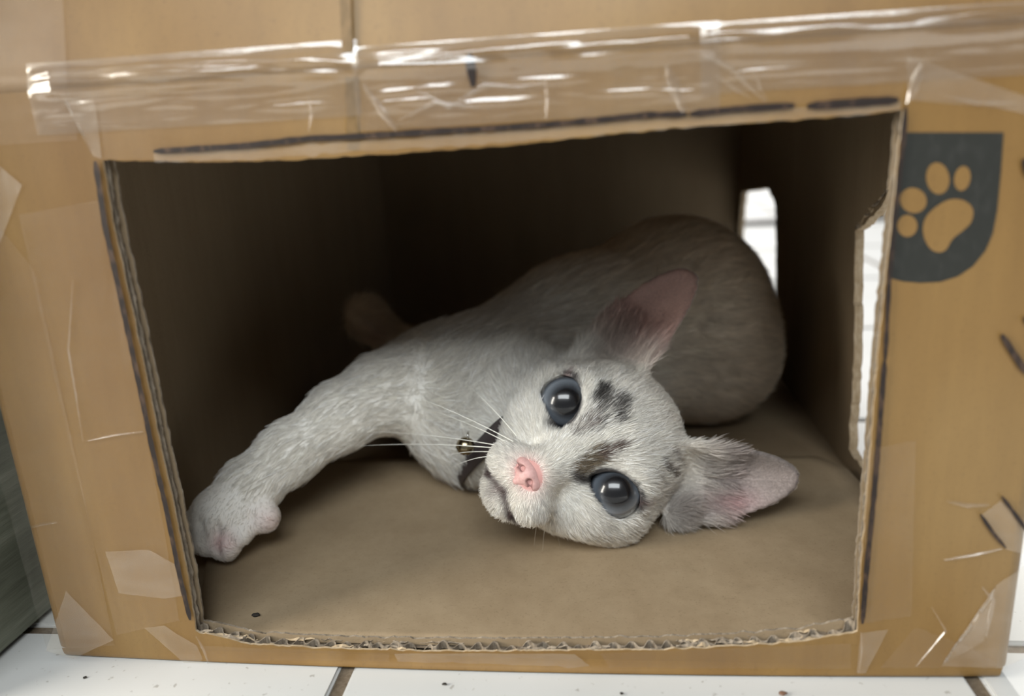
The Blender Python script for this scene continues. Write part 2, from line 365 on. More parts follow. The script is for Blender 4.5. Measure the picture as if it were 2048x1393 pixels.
def disc(name, pts, mat, off, parent=None):
    P = [F(*p) for p in pts]; n = len(P)
    v = [(x, -off, z) for x, z in P] + [(x, -0.00002, z) for x, z in P]
    f = [tuple(range(n))] + [(i, i + n, (i + 1) % n + n, (i + 1) % n) for i in range(n)]
    o = pydata(name, v, f, mat, parent or box); 
    return o
def blob(cx, cy, rx, ry, ang, n=28):
    a = math.radians(ang); return [(cx + rx * math.cos(t) * math.cos(a) - ry * math.sin(t) * math.sin(a), cy + rx * math.cos(t) * math.sin(a) + ry * math.sin(t) * math.cos(a)) for t in (2 * math.pi * k / n for k in range(n))]
def smooth_loop(pts, it=2):
    for _ in range(it):
        q = []
        for i in range(len(pts)):
            a, b = pts[i], pts[(i + 1) % len(pts)]
            q += [(0.75 * a[0] + 0.25 * b[0], 0.75 * a[1] + 0.25 * b[1]), (0.25 * a[0] + 0.75 * b[0], 0.25 * a[1] + 0.75 * b[1])]
        pts = q
    return pts
emb = disc('paw_print_emblem', [(1809, 265), (2007, 265), (2001, 350), (1994, 420), (1985, 468), (1970, 502), (1945, 533), (1915, 553), (1880, 564), (1840, 566), (1805, 563), (1779, 556), (1789, 440), (1800, 340)], M_print, 0.00012)
tag(emb, 'dark grey printed emblem with a paw print')
disc('paw_pad', smooth_loop([(1862, 420), (1895, 398), (1925, 398), (1947, 415), (1944, 445), (1922, 464), (1903, 478), (1893, 500), (1876, 507), (1857, 497), (1845, 470), (1846, 442)]), M_kraft, 0.00025, emb)
disc('paw_toe', blob(1826, 401, 27, 25, 30), M_kraft, 0.00025, emb)
disc('paw_toe', blob(1814, 452, 20, 22, 0), M_kraft, 0.00025, emb)
disc('paw_toe', blob(1875, 357, 23, 32, -8), M_kraft, 0.00025, emb)
disc('paw_toe', blob(1924, 357, 16, 25, 10), M_kraft, 0.00025, emb)

upper('score_line', -0.0385, -0.0355, 0.004, 0.06, 0.0011, M_score, nx=3, ns=20)
# packing tape -----------------------------------------------------------------------------
def tape_patch(pts, mat=M_tape, off=0.0004, wr=0.0003, seed=0):
    P = [F(*p) for p in pts]; bm = bmesh.new()
    vs_ = [bm.verts.new((x, -off, z)) for x, z in P]; bm.faces.new(vs_)
    bmesh.ops.triangulate(bm, faces=bm.faces[:]); bmesh.ops.subdivide_edges(bm, edges=bm.edges[:], cuts=7, use_grid_fill=True)
    for v in bm.verts: v.co.y -= wr * abs(nz(v.co.x * 90 + seed, v.co.z * 60, seed)) + 0.4 * wr * nz(v.co.x * 400, v.co.z * 300, seed)
    bmesh.ops.recalc_face_normals(bm, faces=bm.faces[:])
    if sum(f.normal.y for f in bm.faces) > 0: bmesh.ops.reverse_faces(bm, faces=bm.faces[:])
    me = bpy.data.meshes.new('tape_strip'); bm.to_mesh(me); bm.free(); return link('tape_strip', me, mat, box, True)
T = tape_patch
T([(95, 1300), (135, 1180), (230, 1278), (150, 1315)], M_tape_hazy, 0.0007, 0.0004, 1)
T([(213, 1102), (300, 1098), (358, 1130), (370, 1190), (330, 1196), (240, 1185)], M_tape_hazy, 0.0006, 0.0003, 2)
T([(290, 1255), (330, 1250), (395, 1290), (412, 1330), (370, 1325)], M_tape_hazy, 0.0005, 0.0004, 3)
T([(-60, 380), (70, 540), (150, 900), (230, 1290), (95, 1300), (-20, 880)], M_tape, 0.0003, 0.0003, 4)
T([(40, 430), (200, 400), (262, 700), (330, 1060), (360, 1240), (235, 1270), (120, 800)], M_tape, 0.00035, 0.0004, 5)
T([(-40, 300), (0, 330), (48, 370), (28, 420), (-10, 520), (-60, 480)], M_tape_hazy, 0.0005, 0.0004, 6)
T([(128, 196), (192, 205), (206, 318), (188, 312), (165, 262)], M_tape_hazy, 0.0005, 0.0003, 7)
T([(200, 200), (690, 155), (690, 300), (330, 318), (210, 318)], M_tape, 0.0005, 0.0004, 8)
T([(725, 150), (1330, 100), (1345, 215), (900, 255), (735, 262)], M_tape, 0.0005, 0.0006, 9)
T([(1330, 100), (1830, 80), (1800, 195), (1345, 225)], M_tape, 0.0005, 0.0004, 10)
T([(1810, 110), (2100, 210), (2100, 240), (1990, 215), (1815, 200)], M_tape_hazy, 0.0004, 0.0003, 11)
T([(1730, 900), (1830, 880), (1822, 1230), (1725, 1245)], M_tape, 0.0005, 0.0003, 12)
T([(1720, 1265), (1775, 1258), (1730, 1345), (1712, 1345)], M_tape_hazy, 0.0005, 0.0003, 13)
T([(1965, 1280), (1990, 1170), (2060, 1120), (2060, 1310), (2000, 1335), (1880, 1330)], M_tape_hazy, 0.0005, 0.0005, 14)
T([(1830, 1253), (1930, 1290), (2000, 1330), (1890, 1335), (1760, 1335)], M_tape, 0.0004, 0.0003, 15)
T([(1960, 1030), (2000, 1000), (2060, 1060), (2060, 1110), (2010, 1098)], M_tape_hazy, 0.0004, 0.0004, 16)
T([(790, 1305), (1150, 1305), (1180, 1330), (1020, 1340), (800, 1330)], M_tape_hazy, 0.0006, 0.0006, 17)
T([(1200, 1305), (1700, 1285), (1700, 1335), (1220, 1335)], M_tape, 0.0006, 0.0005, 18)
T([(400, 1290), (780, 1305), (780, 1330), (420, 1325)], M_tape, 0.0006, 0.0005, 19)
# creases in the tape: thin raised glossy ridges
def ridge(pts, w, mat=M_tape_wrink, h=0.0006, base=0.0006):
    P = resample([F(*p) for p in pts], 0.0008); v = []; f = []; n = len(P)
    for i, (x, z) in enumerate(P):
        a = P[max(0, i - 1)]; b = P[min(n - 1, i + 1)]; dx, dz = b[0] - a[0], b[1] - a[1]; L = math.hypot(dx, dz) or 1
        ww = w * (0.35 + 0.65 * math.sin(math.pi * (i + 0.5) / n)) * (1 + 0.3 * nz(x * 400, z * 400))
        for k, (o_, hh) in enumerate(((-0.5, 0), (-0.22, 0.8), (0, 1.0), (0.22, 0.75), (0.5, 0))):
            v.append((x - dz / L * ww * o_, -base - h * hh, z + dx / L * ww * o_))
        if i:
            for k in range(4): a_ = 5 * (i - 1) + k; f.append((a_, a_ + 1, a_ + 6, a_ + 5))
    return outward(pydata('tape_crease', v, f, mat, box, True))
for pts, w in (([(728, 170), (760, 215), (795, 262)], 0.0022), ([(1333, 128), (1345, 165), (1368, 225)], 0.003), ([(1400, 110), (1460, 135), (1530, 205)], 0.0014),
               ([(1430, 150), (1480, 185), (1500, 195)], 0.001), ([(1508, 140), (1520, 180), (1532, 202)], 0.0008), ([(1840, 130), (1825, 180), (1812, 208)], 0.0022),
               ([(1090, 150), (1096, 200), (1092, 240)], 0.0011), ([(620, 190), (625, 230), (620, 262)], 0.001), ([(60, 1055), (85, 1048), (118, 1043)], 0.0012),
               ([(180, 880), (240, 868), (290, 862)], 0.0008), ([(1890, 1000), (1930, 1010), (1975, 1008)], 0.0014), ([(1885, 1118), (1950, 1108), (2000, 1095)], 0.0011),
               ([(1960, 1170), (1985, 1200), (1970, 1270)], 0.0014), ([(1720, 1260), (1722, 1300), (1716, 1340)], 0.0008), ([(1860, 1210), (1890, 1260), (1830, 1330)], 0.0008),
               ([(395, 1270), (410, 1300), (420, 1328)], 0.0009), ([(835, 180), (900, 215), (970, 170), (1040, 175), (1090, 165)], 0.0016), ([(800, 240), (870, 205), (960, 215)], 0.0014),
               ([(1880, 190), (1950, 205), (2030, 206)], 0.0012), ([(150, 560), (140, 700), (170, 880)], 0.0007)):
    ridge(pts, w)
# wide wrinkled strip over the fold between front and upper panel
def crease_strip(x0, x1, za, zb, seed, amp, mat):
    nx, ns = 260, 44; v = []; f = []
    for i in range(nx + 1):
        x = x0 + (x1 - x0) * i / nx
        for j in range(ns + 1):
            s = za + (zb - za) * j / ns
            e = min(1, 6 * min(j, ns - j) / ns) * min(1, 12 * min(i, nx - i) / nx)
            c = 0.0012 - 0.006 * (x - (XL + XR) / 2)     # the fold is not quite level
            b = math.exp(-((s - c) / 0.0027) ** 2) * (0.8 + 0.9 * nz(x * 32, seed + 20)) * min(1, 0.25 + 0.6 * amp)
            r1 = math.exp(-((s - 0.0022 - c - 0.0012 * nz(x * 30, seed)) / 0.0011) ** 2); r2 = math.exp(-((s + 0.0025 - c - 0.0015 * nz(x * 24, seed + 9)) / 0.0014) ** 2)
            d = 0.0006 + e * (0.0019 * b + amp * (0.0011 * r1 * (0.6 + nz(x * 45, seed + 3)) + 0.0008 * r2 * (0.6 + nz(x * 38, seed + 4))) + amp * 0.0008 * abs(nz(x * 26, s * 330, seed)) + amp * 0.0002 * nz(x * 90, s * 600, seed))
            if s < 0: v.append((x, -d, ZC + s))
            else: v.append((x, s * math.sin(LEAN) - d * math.cos(LEAN), ZC + s * math.cos(LEAN) + d * math.sin(LEAN)))
            if i and j: a = (i - 1) * (ns + 1) + j - 1; f.append((a, a + ns + 1, a + ns + 2, a + 1))
    return outward(pydata('tape_strip', v, f, mat, box, True))
crease_strip(-0.130, -0.0345, -0.012, 0.0075, 1, 1.3, M_tape_wrink)
crease_strip(-0.036, 0.060, -0.016, 0.0055, 2, 1.2, M_tape_wrink)
crease_strip(0.055, 0.148, -0.012, 0.005, 3, 0.7, M_tape_wrink)
crease_strip(-0.164, -0.118, -0.014, 0.05, 4, 0.3, M_tape)

# bits on the cardboard and the tiles
def crumb(name, label, p, size, mat, flat=0.5):
    bm = bmesh.new(); bmesh.ops.create_icosphere(bm, subdivisions=2, radius=size)
    for v in bm.verts: v.co *= 1 + 0.5 * nz(v.co.x / size * 1.3 + p[0] * 999, v.co.y / size * 1.3, v.co.z / size); v.co.z *= flat; v.co.x *= 1.35
    z0 = min(v.co.z for v in bm.verts); bmesh.ops.translate(bm, verts=bm.verts, vec=(p[0], p[1], p[2] - z0)); me = bpy.data.meshes.new(name); bm.to_mesh(me); bm.free()
    return tag(link(name, me, mat, None, True), label, 'crumb')
M_dirt = plain('dark_dirt', (0.03, 0.026, 0.022), 0.8, 0.2)
def on_z(px_, py_, Z): d = ray(px_, py_); return CAM + d * (Z - CAM[2]) / d[2]
crumb('dirt_crumb', 'dark crumb on the cardboard floor at the front left of the opening', on_z(512, 1233, 0.0064), 0.0011, M_dirt)
crumb('dirt_speck', 'tiny dark speck on the white tile right of the left grout line', on_z(889, 1370, 0.0), 0.0006, M_dirt)
crumb('dirt_speck', 'tiny dark speck on the white tile below the middle of the box', on_z(1243, 1389, 0.0), 0.0005, M_dirt)
crumb('dirt_speck', 'tiny dark speck on the white tile near the bottom left corner of the box', on_z(170, 1357, 0.0), 0.0005, M_dirt)
crumb('brown_crumb', 'small brown crumb on the white tile below the box, right of the middle', on_z(1566, 1390, 0.0), 0.0009, plain('brown_dirt', (0.16, 0.09, 0.06), 0.8, 0.2))

# ------------------------------------------------------------------ the cat (all lengths in cm here)
HM = on_y(1178, 890, 0.066) * 100                         # point midway between the eyes
toc = CAM * 100 - HM; toc /= np.linalg.norm(toc)
_ix = RT * 0.497 - UP * 0.868; _iy = RT * 0.868 + UP * 0.497
HZ = toc - 0.07 * _ix; HZ /= np.linalg.norm(HZ)           # out of the face
HX = _ix - HZ * (_ix @ HZ); HX /= np.linalg.norm(HX)      # towards the cat's left
HY = np.cross(HZ, HX)                                     # top of the head
def hw(x, y, z): return HM + HX * x + HY * y + HZ * z     # head frame -> world
HB = np.stack([HX, HY, HZ])                               # rows
def to_head(P): return (P - HM) @ HB.T
def px(x, y, Y): return on_y(x, y, Y) * 100

G0 = np.array([-17.0, 2.5, 0.0]); G1 = np.array([14.6, 41.0, 13.4]); GH = 0.11
gn = np.ceil((G1 - G0) / GH).astype(int) + 1
field = np.full(gn, 9.0, np.float32)
def block(lo, hi):
    a = np.clip(np.floor((lo - G0) / GH).astype(int), 0, gn - 1); b = np.clip(np.ceil((hi - G0) / GH).astype(int) + 1, 1, gn)
    if (b <= a).any(): return None, None
    ax = [G0[k] + GH * np.arange(a[k], b[k]) for k in range(3)]
    return (slice(a[0], b[0]), slice(a[1], b[1]), slice(a[2], b[2])), np.stack(np.meshgrid(*ax, indexing='ij'), -1).astype(np.float32)
def smin(a, b, k):
    h = np.maximum(k - np.abs(a - b), 0) / k; return np.minimum(a, b) - h * h * k * 0.25
def smax(a, b, k): return -smin(-a, -b, k)
def ell_d(P, c, B, r):
    q = (P - c.astype(np.float32)) @ B.T.astype(np.float32); r = np.array(r, np.float32)
    k0 = np.sqrt(((q / r) ** 2).sum(-1)); k1 = np.sqrt(((q / r ** 2) ** 2).sum(-1)) + 1e-6; return k0 * (k0 - 1) / k1
def cone_d(P, a, b, ra, rb):
    a = np.asarray(a, np.float32); b = np.asarray(b, np.float32); ab = b - a; t = np.clip(((P - a) @ ab) / (ab @ ab), 0, 1)
    return np.linalg.norm(P - a - t[..., None] * ab, axis=-1) - (ra + (rb - ra) * t)
I3 = np.eye(3)
def ellipsoid(c, r, k=0.6, B=I3, sub=False):
    c = np.asarray(c, float); m = max(r) + k + 0.2; s, P = block(c - m, c + m)
    if s is None: return
    d = ell_d(P, c, B, r).astype(np.float32)
    field[s] = smax(field[s], -d, k) if sub else smin(field[s], d, k)
def limb(a, b, ra, rb, k=0.6, sub=False):
    a = np.asarray(a, float); b = np.asarray(b, float); m = max(ra, rb) + k + 0.2
    s, P = block(np.minimum(a, b) - m, np.maximum(a, b) + m)
    if s is None: return
    d = cone_d(P, a, b, ra, rb).astype(np.float32)
    field[s] = smax(field[s], -d, k) if sub else smin(field[s], d, k)
def chain(pts, k=0.8):
    for (a, ra), (b, rb) in zip(pts[:-1], pts[1:]): limb(a, b, ra, rb, k)

# trunk: chest, belly, rump
chain([((-2.6, 15.2, 4.6), 3.9), ((2.0, 19.5, 5.2), 4.6), ((6.4, 23.0, 5.7), 5.2)], 2.0)
ellipsoid((7.2, 22.8, 6.0), (5.3, 5.4, 5.6), 1.5)
ellipsoid((9.0, 22.0, 4.0), (3.6, 3.8, 3.4), 1.5)
# neck, throat, shoulder
chain([(hw(0, -0.6, -3.8), 3.2), ((-1.6, 13.2, 4.7), 3.6)], 1.2)
ellipsoid((-3.6, 12.6, 4.2), (2.8, 2.8, 3.2), 1.4)
ellipsoid(px(860, 765, .135), (3.0, 3.2, 2.4), 1.6)
# right foreleg stretched to the left, paw by the opening
ARM = [(px(880, 760, .135), 2.3), (px(770, 785, .115), 1.7), (px(685, 830, .100), 1.4), (px(580, 905, .083), 1.18), (px(505, 970, .070), 1.08), (px(458, 1022, .061), 1.12)]
chain(ARM, 0.7)
ellipsoid(px(440, 1040, .058), (1.25, 1.2, 1.25), 0.6)
for (x, y, Y, r) in ((396, 1045, .0555, .60), (414, 1082, .0515, .62), (450, 1092, .0500, .64), (480, 1066, .053, .56)):
    limb(px(440, 1040, .058), px(x, y, Y), 0.6, r, 0.12)
for (xa, ya, xb, yb) in ((404, 1045, 397, 1090), (434, 1052, 432, 1125), (464, 1050, 474, 1105)):
    limb(px(xa, ya, .0480), px(xb, yb, .0435), 0.10, 0.22, 0.25, True)
limb(px(480, 1000, .064), px(528, 1035, .060), 0.9, 0.66, 0.3)
# other foreleg folded beneath, hind leg with its paw sticking up behind
chain([((-2.5, 15.5, 3.0), 2.0), ((-6.0, 17.5, 2.0), 1.4), ((-9.5, 19.5, 1.7), 1.1)], 0.8)
hp = px(738, 640, .225)
chain([((5.0, 26.0, 4.5), 4.0), ((-1.5, 29.0, 3.4), 2.4), ((-6.0, 27.5, 2.6), 1.5), (hp + np.array([2.0, 1.2, -2.6]), 1.1), (hp, 1.0)], 0.9)
ellipsoid(hp + np.array([-0.2, -0.3, 0.2]), (1.05, 1.0, 1.15), 0.5)
chain([((9.5, 26.5, 4.0), 2.0), ((11.0, 31.5, 2.2), 1.0), ((7.0, 36.5, 1.7), 0.85), ((0.0, 37.8, 1.5), 0.7)], 0.8)

# head
def hell(c, r, k=0.6, tilt=0.0, sub=False):
    B = HB
    if tilt: ca, sa = math.cos(tilt), math.sin(tilt); B = np.stack([HX * ca + HY * sa, -HX * sa + HY * ca, HZ])
    ellipsoid(hw(*c), r, k, B, sub)
def hlimb(a, b, ra, rb, k=0.5, sub=False): limb(hw(*a), hw(*b), ra, rb, k, sub)
hell((0, 0.45, -3.3), (3.55, 3.45, 3.5), 0.8)
hell((0, 1.6, -1.9), (2.3, 1.6, 1.75), 0.8)              # forehead
for s in (-1, 1):
    hell((s * 2.25, -0.5, -2.25), (1.72, 1.6, 1.8), 0.9)    # cheek
    hell((s * 1.75, 0.55, -0.75), (1.3, 1.05, 0.95), 0.6)   # brow
    hell((s * 1.55, -1.45, -0.9), (1.35, 1.2, 1.2), 1.1)      # below the eye
    hell((s * 0.72, -3.02, 0.55), (0.98, 0.82, 1.0), 0.7)  # whisker pad
    hlimb((s * 1.1, -2.4, -1.6), (s * 0.45, -3.5, -0.3), 1.1, 0.75, 0.8)
hlimb((0, 0.9, -0.55), (0, -1.9, 1.15), 0.95, 0.62, 1.1)     # bridge of the nose
hell((0, -2.42, 0.9), (0.6, 0.48, 0.48), 0.4)
hell((0, -3.98, 0.0), (0.85, 0.62, 0.85), 0.35)              # chin
# mouth line
hlimb((0, -3.05, 1.75), (0, -3.5, 1.5), 0.05, 0.06, 0.15, True)
for s in (-1, 1):
    hlimb((0, -3.55, 1.4), (s * 0.75, -3.82, 1.0), 0.10, 0.10, 0.2, True); hlimb((s * 0.75, -3.82, 1.0), (s * 1.15, -3.8, 0.4), 0.10, 0.06, 0.2, True)
# ears: cupped leaves
def ear(base, tip, width, face, L0, cup, k=0.5, ex=2.3):
    b = hw(*base); t = hw(*tip); u = t - b; L = np.linalg.norm(u); u /= L
    w = HX * face[0] + HY * face[1] + HZ * face[2]; w -= u * (w @ u); w /= np.linalg.norm(w); v = np.cross(w, u)
    m = max(L, width) + 1.0; c = (b + t) / 2
    s, P = block(c - m, c + m); q = P - b.astype(np.float32)
    U = q @ u.astype(np.float32); V = q @ v.astype(np.float32); Wd = q @ w.astype(np.float32)
    x = np.clip(U / L, -0.5, 1.0); tt = np.clip(x, 0, 1)
    half = width * np.sqrt(np.clip(1 - tt ** ex, 0, 1)) * (1 - 0.16 * tt) + 0.03
    half = np.where(x < 0, width * (1 + 0.15 * x), half)
    srf = cup * (V ** 2) / width * (1 - 0.35 * tt) - 0.25 * cup * width + 0.28 * width * (1 - tt) ** 2 * -0.6
    th = 0.13 + 0.05 * (1 - tt)
    d1 = (np.abs(Wd - srf) - th) * 0.8; d2 = (np.abs(V) - half) * 0.75; d3 = (U - L)
    d4 = -U - L0
    d = smax(smax(d1, d2, 0.14), np.maximum(d3, d4), 0.2)
    field[s] = smin(field[s], d.astype(np.float32), k)
    return dict(b=b, u=u, v=v, w=w, L=L, width=width)
EARS = [ear((-2.62, 2.45, -2.7), (-4.8, 7.8, -3.3), 1.72, (-0.45, 0.0, 0.9), 0.9, 0.55, 0.5, 3.2),
        ear((3.0, 2.8, -2.6), (5.35, 6.8, -3.0), 1.78, (0.42, -0.15, 0.9), 0.9, 0.55)]
hell((4.1, 2.05, -2.9), (0.36, 0.6, 0.4), 0.5)              # outer lobe of the lower ear
# eye sockets with almond lids
EYE_R = 1.08
EYES = [(-2.0, 0.0, -0.72, math.radians(-36)), (2.0, -0.02, -0.72, math.radians(32))]
for (x, y, z, a) in EYES:
    hell((x, y, z), (EYE_R + 0.02,) * 3, 0.05, 0, True)
    hell((x, y, z + 1.0), (0.95, 0.60, 1.9), 0.12, a, True)
    hell((x - math.copysign(0.98 * math.cos(a), x), y - 0.98 * abs(math.sin(a)), z + 1.1), (0.28, 0.12, 0.6), 0.15, a, True)   # inner corner
# rest on the cardboard
zz_ = (G0[2] + GH * np.arange(gn[2])).astype(np.float32)
field[:] = np.maximum(field, (0.66 - zz_)[None, None, :])

def surface_nets(f):
    neg = f < 0
    c = np.zeros(np.array(f.shape) - 1, np.int8)
    for dx in (0, 1):
        for dy in (0, 1):
            for dz in (0, 1): c += neg[dx:f.shape[0] - 1 + dx, dy:f.shape[1] - 1 + dy, dz:f.shape[2] - 1 + dz]
    act = (c > 0) & (c < 8); ids = np.full(act.shape, -1, np.int64); idx = np.argwhere(act); ids[act] = np.arange(len(idx))
    acc = np.zeros((len(idx), 3)); cnt = np.zeros(len(idx))
    cor = [(a, b, d) for a in (0, 1) for b in (0, 1) for d in (0, 1)]
    val = {q: f[idx[:, 0] + q[0], idx[:, 1] + q[1], idx[:, 2] + q[2]] for q in cor}
    for p in cor:
        for ax in range(3):
            if p[ax] == 0:
                q = list(p); q[ax] = 1; q = tuple(q); va, vb = val[p], val[q]; m = (va < 0) != (vb < 0)
                t = np.where(m, va / np.where(m, va - vb, 1), 0); pt = np.repeat(np.array(p, float)[None], len(idx), 0); pt[:, ax] += t
                acc[m] += pt[m]; cnt += m
    V = idx + acc / cnt[:, None]
    quads = []
    for ax in range(3):
        a1, a2 = [(1, 2), (2, 0), (0, 1)][ax]
        sl0 = [slice(None)] * 3; sl1 = [slice(None)] * 3; sl0[ax] = slice(0, -1); sl1[ax] = slice(1, None)
        n0 = neg[tuple(sl0)]; e = np.argwhere(n0 != neg[tuple(sl1)]); e = e[(e[:, a1] > 0) & (e[:, a2] > 0) & (e[:, a1] < f.shape[a1] - 1) & (e[:, a2] < f.shape[a2] - 1)]
        def cell(o1, o2): q = e.copy(); q[:, a1] += o1; q[:, a2] += o2; return ids[q[:, 0], q[:, 1], q[:, 2]]
        Q = np.stack([cell(-1, -1), cell(0, -1), cell(0, 0), cell(-1, 0)], 1); fl = ~n0[e[:, 0], e[:, 1], e[:, 2]]
        Q[fl] = Q[fl][:, ::-1]; quads.append(Q)
    return V, np.concatenate(quads)
V, Q = surface_nets(field); V = G0 + V * GH
# light smoothing of the net away from the eyes and mouth
def vnormals(V, Q):
    n = np.cross(V[Q[:, 2]] - V[Q[:, 0]], V[Q[:, 3]] - V[Q[:, 1]]); N = np.zeros_like(V)
    for k in range(4): np.add.at(N, Q[:, k], n)
    return N / (np.linalg.norm(N, axis=1, keepdims=True) + 1e-9)
E_ = np.concatenate([Q[:, [0, 1]], Q[:, [1, 2]], Q[:, [2, 3]], Q[:, [3, 0]]])
for _ in range(5):
    S = np.zeros_like(V); C = np.zeros(len(V)); np.add.at(S, E_[:, 0], V[E_[:, 1]]); np.add.at(C, E_[:, 0], 1)
    V = V + 0.5 * (S / np.maximum(C, 1)[:, None] - V)
N = vnormals(V, Q)
H = to_head(V)

# ---- colour of coat and skin, in head coordinates
def seg_d(P, a, b):
    a = np.array(a, float); b = np.array(b, float); ab = b - a; t = np.clip(((P - a) @ ab) / (ab @ ab), 0, 1); return np.linalg.norm(P - a - t[:, None] * ab, axis=1)
def g(d, r): return np.exp(-(d / r) ** 2)
def almond(H, e, grow=0.0):
    x, y, z, a = e; dx, dy = H[:, 0] - x, H[:, 1] - y; ca, sa = math.cos(a), math.sin(a)
    return np.sqrt(((dx * ca + dy * sa) / (0.95 + grow)) ** 2 + ((-dx * sa + dy * ca) / (0.60 + grow)) ** 2)
def ear_uv(P, e): q = P - e['b']; return q @ e['u'] / e['L'], q @ e['v'] / e['width'], q @ e['w']
def blend(c, m, col_): m = np.clip(m, 0, 1)[:, None]; return c * (1 - m) + np.array(col_) * m
def coat(P, Nn, r1=None):
    H = to_head(P); XY = H[:, :2]; n = len(P)
    near = (np.linalg.norm(H - np.array([0, 0, -2.5]), axis=1) < 9) & (H[:, 2] > -6)
    c = np.tile(np.array([0.90, 0.875, 0.82]), (n, 1))
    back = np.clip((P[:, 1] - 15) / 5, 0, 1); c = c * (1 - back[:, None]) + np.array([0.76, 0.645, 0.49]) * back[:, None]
    front = (H[:, 2] > -2.8) & near
    w = front.astype(float)
    def mark(c, d, r, strength, col_):           # single dark hairs among light ones: each hair takes the mark or not
        m = np.clip(1.5 * strength * g(d, r) - 0.12, 0, 1)
        if r1 is None: return blend(c, 0.6 * m * w, col_)
        return blend(c, w * np.clip((m - r1) * 4 + 0.5, 0, 1) * np.minimum(1, 2 * m), col_)
    c = mark(c, seg_d(XY, (-1.5, 1.3), (-1.22, 1.0)), 0.30, 1.0, (0.075, 0.07, 0.066))
    c = mark(c, seg_d(XY, (-0.85, 1.75), (-0.35, 1.30)), 0.38, 0.66, (0.11, 0.10, 0.095))
    c = mark(c, seg_d(XY, (-1.0, 1.2), (-0.55, 0.45)), 0.52, 0.55, (0.18, 0.17, 0.16))
    c = mark(c, seg_d(XY, (-0.65, 0.4), (-0.6, -0.25)), 0.42, 0.48, (0.26, 0.225, 0.205))
    c = mark(c, seg_d(XY, (0.66, -0.85), (0.52, 0.1)), 0.36, 0.75, (0.25, 0.20, 0.14))
    c = mark(c, seg_d(XY, (0.52, 0.1), (0.62, 0.8)), 0.24, 0.62, (0.18, 0.13, 0.11))
    c = mark(c, seg_d(XY, (1.85, 2.0), (2.6, 2.25)), 0.20, 0.62, (0.2, 0.17, 0.15))
    c = mark(c, seg_d(XY, (1.7, 2.5), (2.4, 2.8)), 0.16, 0.5, (0.25, 0.21, 0.19))
    c = mark(c, seg_d(XY, (2.0, 1.5), (2.7, 1.7)), 0.14, 0.4, (0.3, 0.26, 0.23))
    c = blend(c, 0.8 * g(np.linalg.norm(XY - np.array([4.0, 2.0]), axis=1), 0.95) * near, (0.29, 0.24, 0.215))
    c = blend(c, 0.55 * g(np.linalg.norm(XY - np.array([-3.3, 2.4]), axis=1), 0.8) * near, (0.40, 0.34, 0.28))
    c = blend(c, 0.25 * g(np.abs(H[:, 1] - 3.4), 0.8) * near, (0.70, 0.60, 0.50))
    for s in (-1, 1):    # whisker rows
        for (yy, xa, xb) in ((-2.55, 0.9, 1.7), (-2.85, 0.8, 1.7), (-3.15, 0.8, 1.6)):
            c = blend(c, w * 0.3 * g(seg_d(XY, (s * xa, yy), (s * xb, yy + 0.15)), 0.07), (0.35, 0.32, 0.3))
    # dark eye corners and lids
    for e in EYES:
        s = math.copysign(1, e[0]); a_ = almond(H, e)
        c = blend(c, front * np.clip((1.30 - a_) / 0.14, 0, 1) * 0.93, (0.055, 0.048, 0.05))
        c = blend(c, front * 0.95 * g(seg_d(XY, (s * 1.15, -0.72), (s * (0.92 if s > 0 else 1.35), -0.98 if s > 0 else -1.0)), 0.15 if s > 0 else 0.19), (0.05, 0.045, 0.045))
        c = blend(c, front * 0.5 * g(seg_d(XY, (s * 2.85, 0.62), (s * 3.0, 0.78)), 0.16), (0.3, 0.21, 0.2))
    c = blend(c, front * 0.8 * g(seg_d(XY, (0.95, -1.0), (0.75, -1.15)), 0.16), (0.09, 0.08, 0.075))
    # lips
    for s in (-1, 1):
        c = blend(c, front * 0.85 * g(seg_d(XY, (0, -3.58), (s * 0.8, -3.86)), 0.13) + front * 0.8 * g(seg_d(XY, (s * 0.8, -3.86), (s * 1.1, -3.82)), 0.1), (0.13, 0.095, 0.09))
    c = blend(c, front * 0.6 * g(np.linalg.norm(XY - np.array([-0.15, -3.85]), axis=1), 0.3), (0.24, 0.18, 0.17))
    # pinkish skin round the nose
    c = blend(c, front * 0.75 * g(np.linalg.norm((XY - np.array([-0.05, -2.5])) * np.array([1, 1.25]), axis=1), 0.62), (0.72, 0.42, 0.40))
    if r1 is None: c = blend(c, front * np.clip((0.75 - np.linalg.norm((XY - np.array([-0.05, -2.48])) * np.array([1, 1.25]), axis=1)) / 0.12, 0, 1), (0.52, 0.28, 0.26))
    # ears
    for i, e in enumerate(EARS):
        U, Vv, Wd = ear_uv(P, e); m = ((U > 0.0) & (U < 1.15) & (np.abs(Vv) < 1.3) & (np.abs(Wd) < 1.7)).astype(float)
        inner = m * np.clip((Nn @ e['w']) * 2.5 + 0.2, 0, 1); f_ = np.clip((U - 0.05) / 0.35, 0, 1)
        c = blend(c, m * f_ * 0.85, (0.46, 0.39, 0.345))
        pink = (0.68, 0.475, 0.43) if i == 0 else (0.50, 0.435, 0.42)
        c = blend(c, inner * f_ * 0.9, pink)
        if i == 1: c = blend(c, inner * 0.8 * g(np.hypot(U - 0.38, Vv + 0.5), 0.24), (0.70, 0.48, 0.48))
        if i == 1: c = blend(c, m * np.clip((Vv - 0.1) * 2, 0, 0.75) * np.clip(U * 3, 0, 1), (0.34, 0.30, 0.28))
        if i == 0: c = blend(c, inner * 0.3 * g(np.hypot(U - 0.22, Vv - 0.35), 0.35), (0.2, 0.13, 0.11))
    # paw pads
    pd = np.linalg.norm(P - px(447, 1085, .048), axis=1); c = blend(c, 0.75 * g(pd, 0.5), (0.72, 0.46, 0.45))
    pd = np.linalg.norm(P - px(540, 1045, .056), axis=1); c = blend(c, 0.5 * g(pd, 0.7), (0.66, 0.45, 0.42))
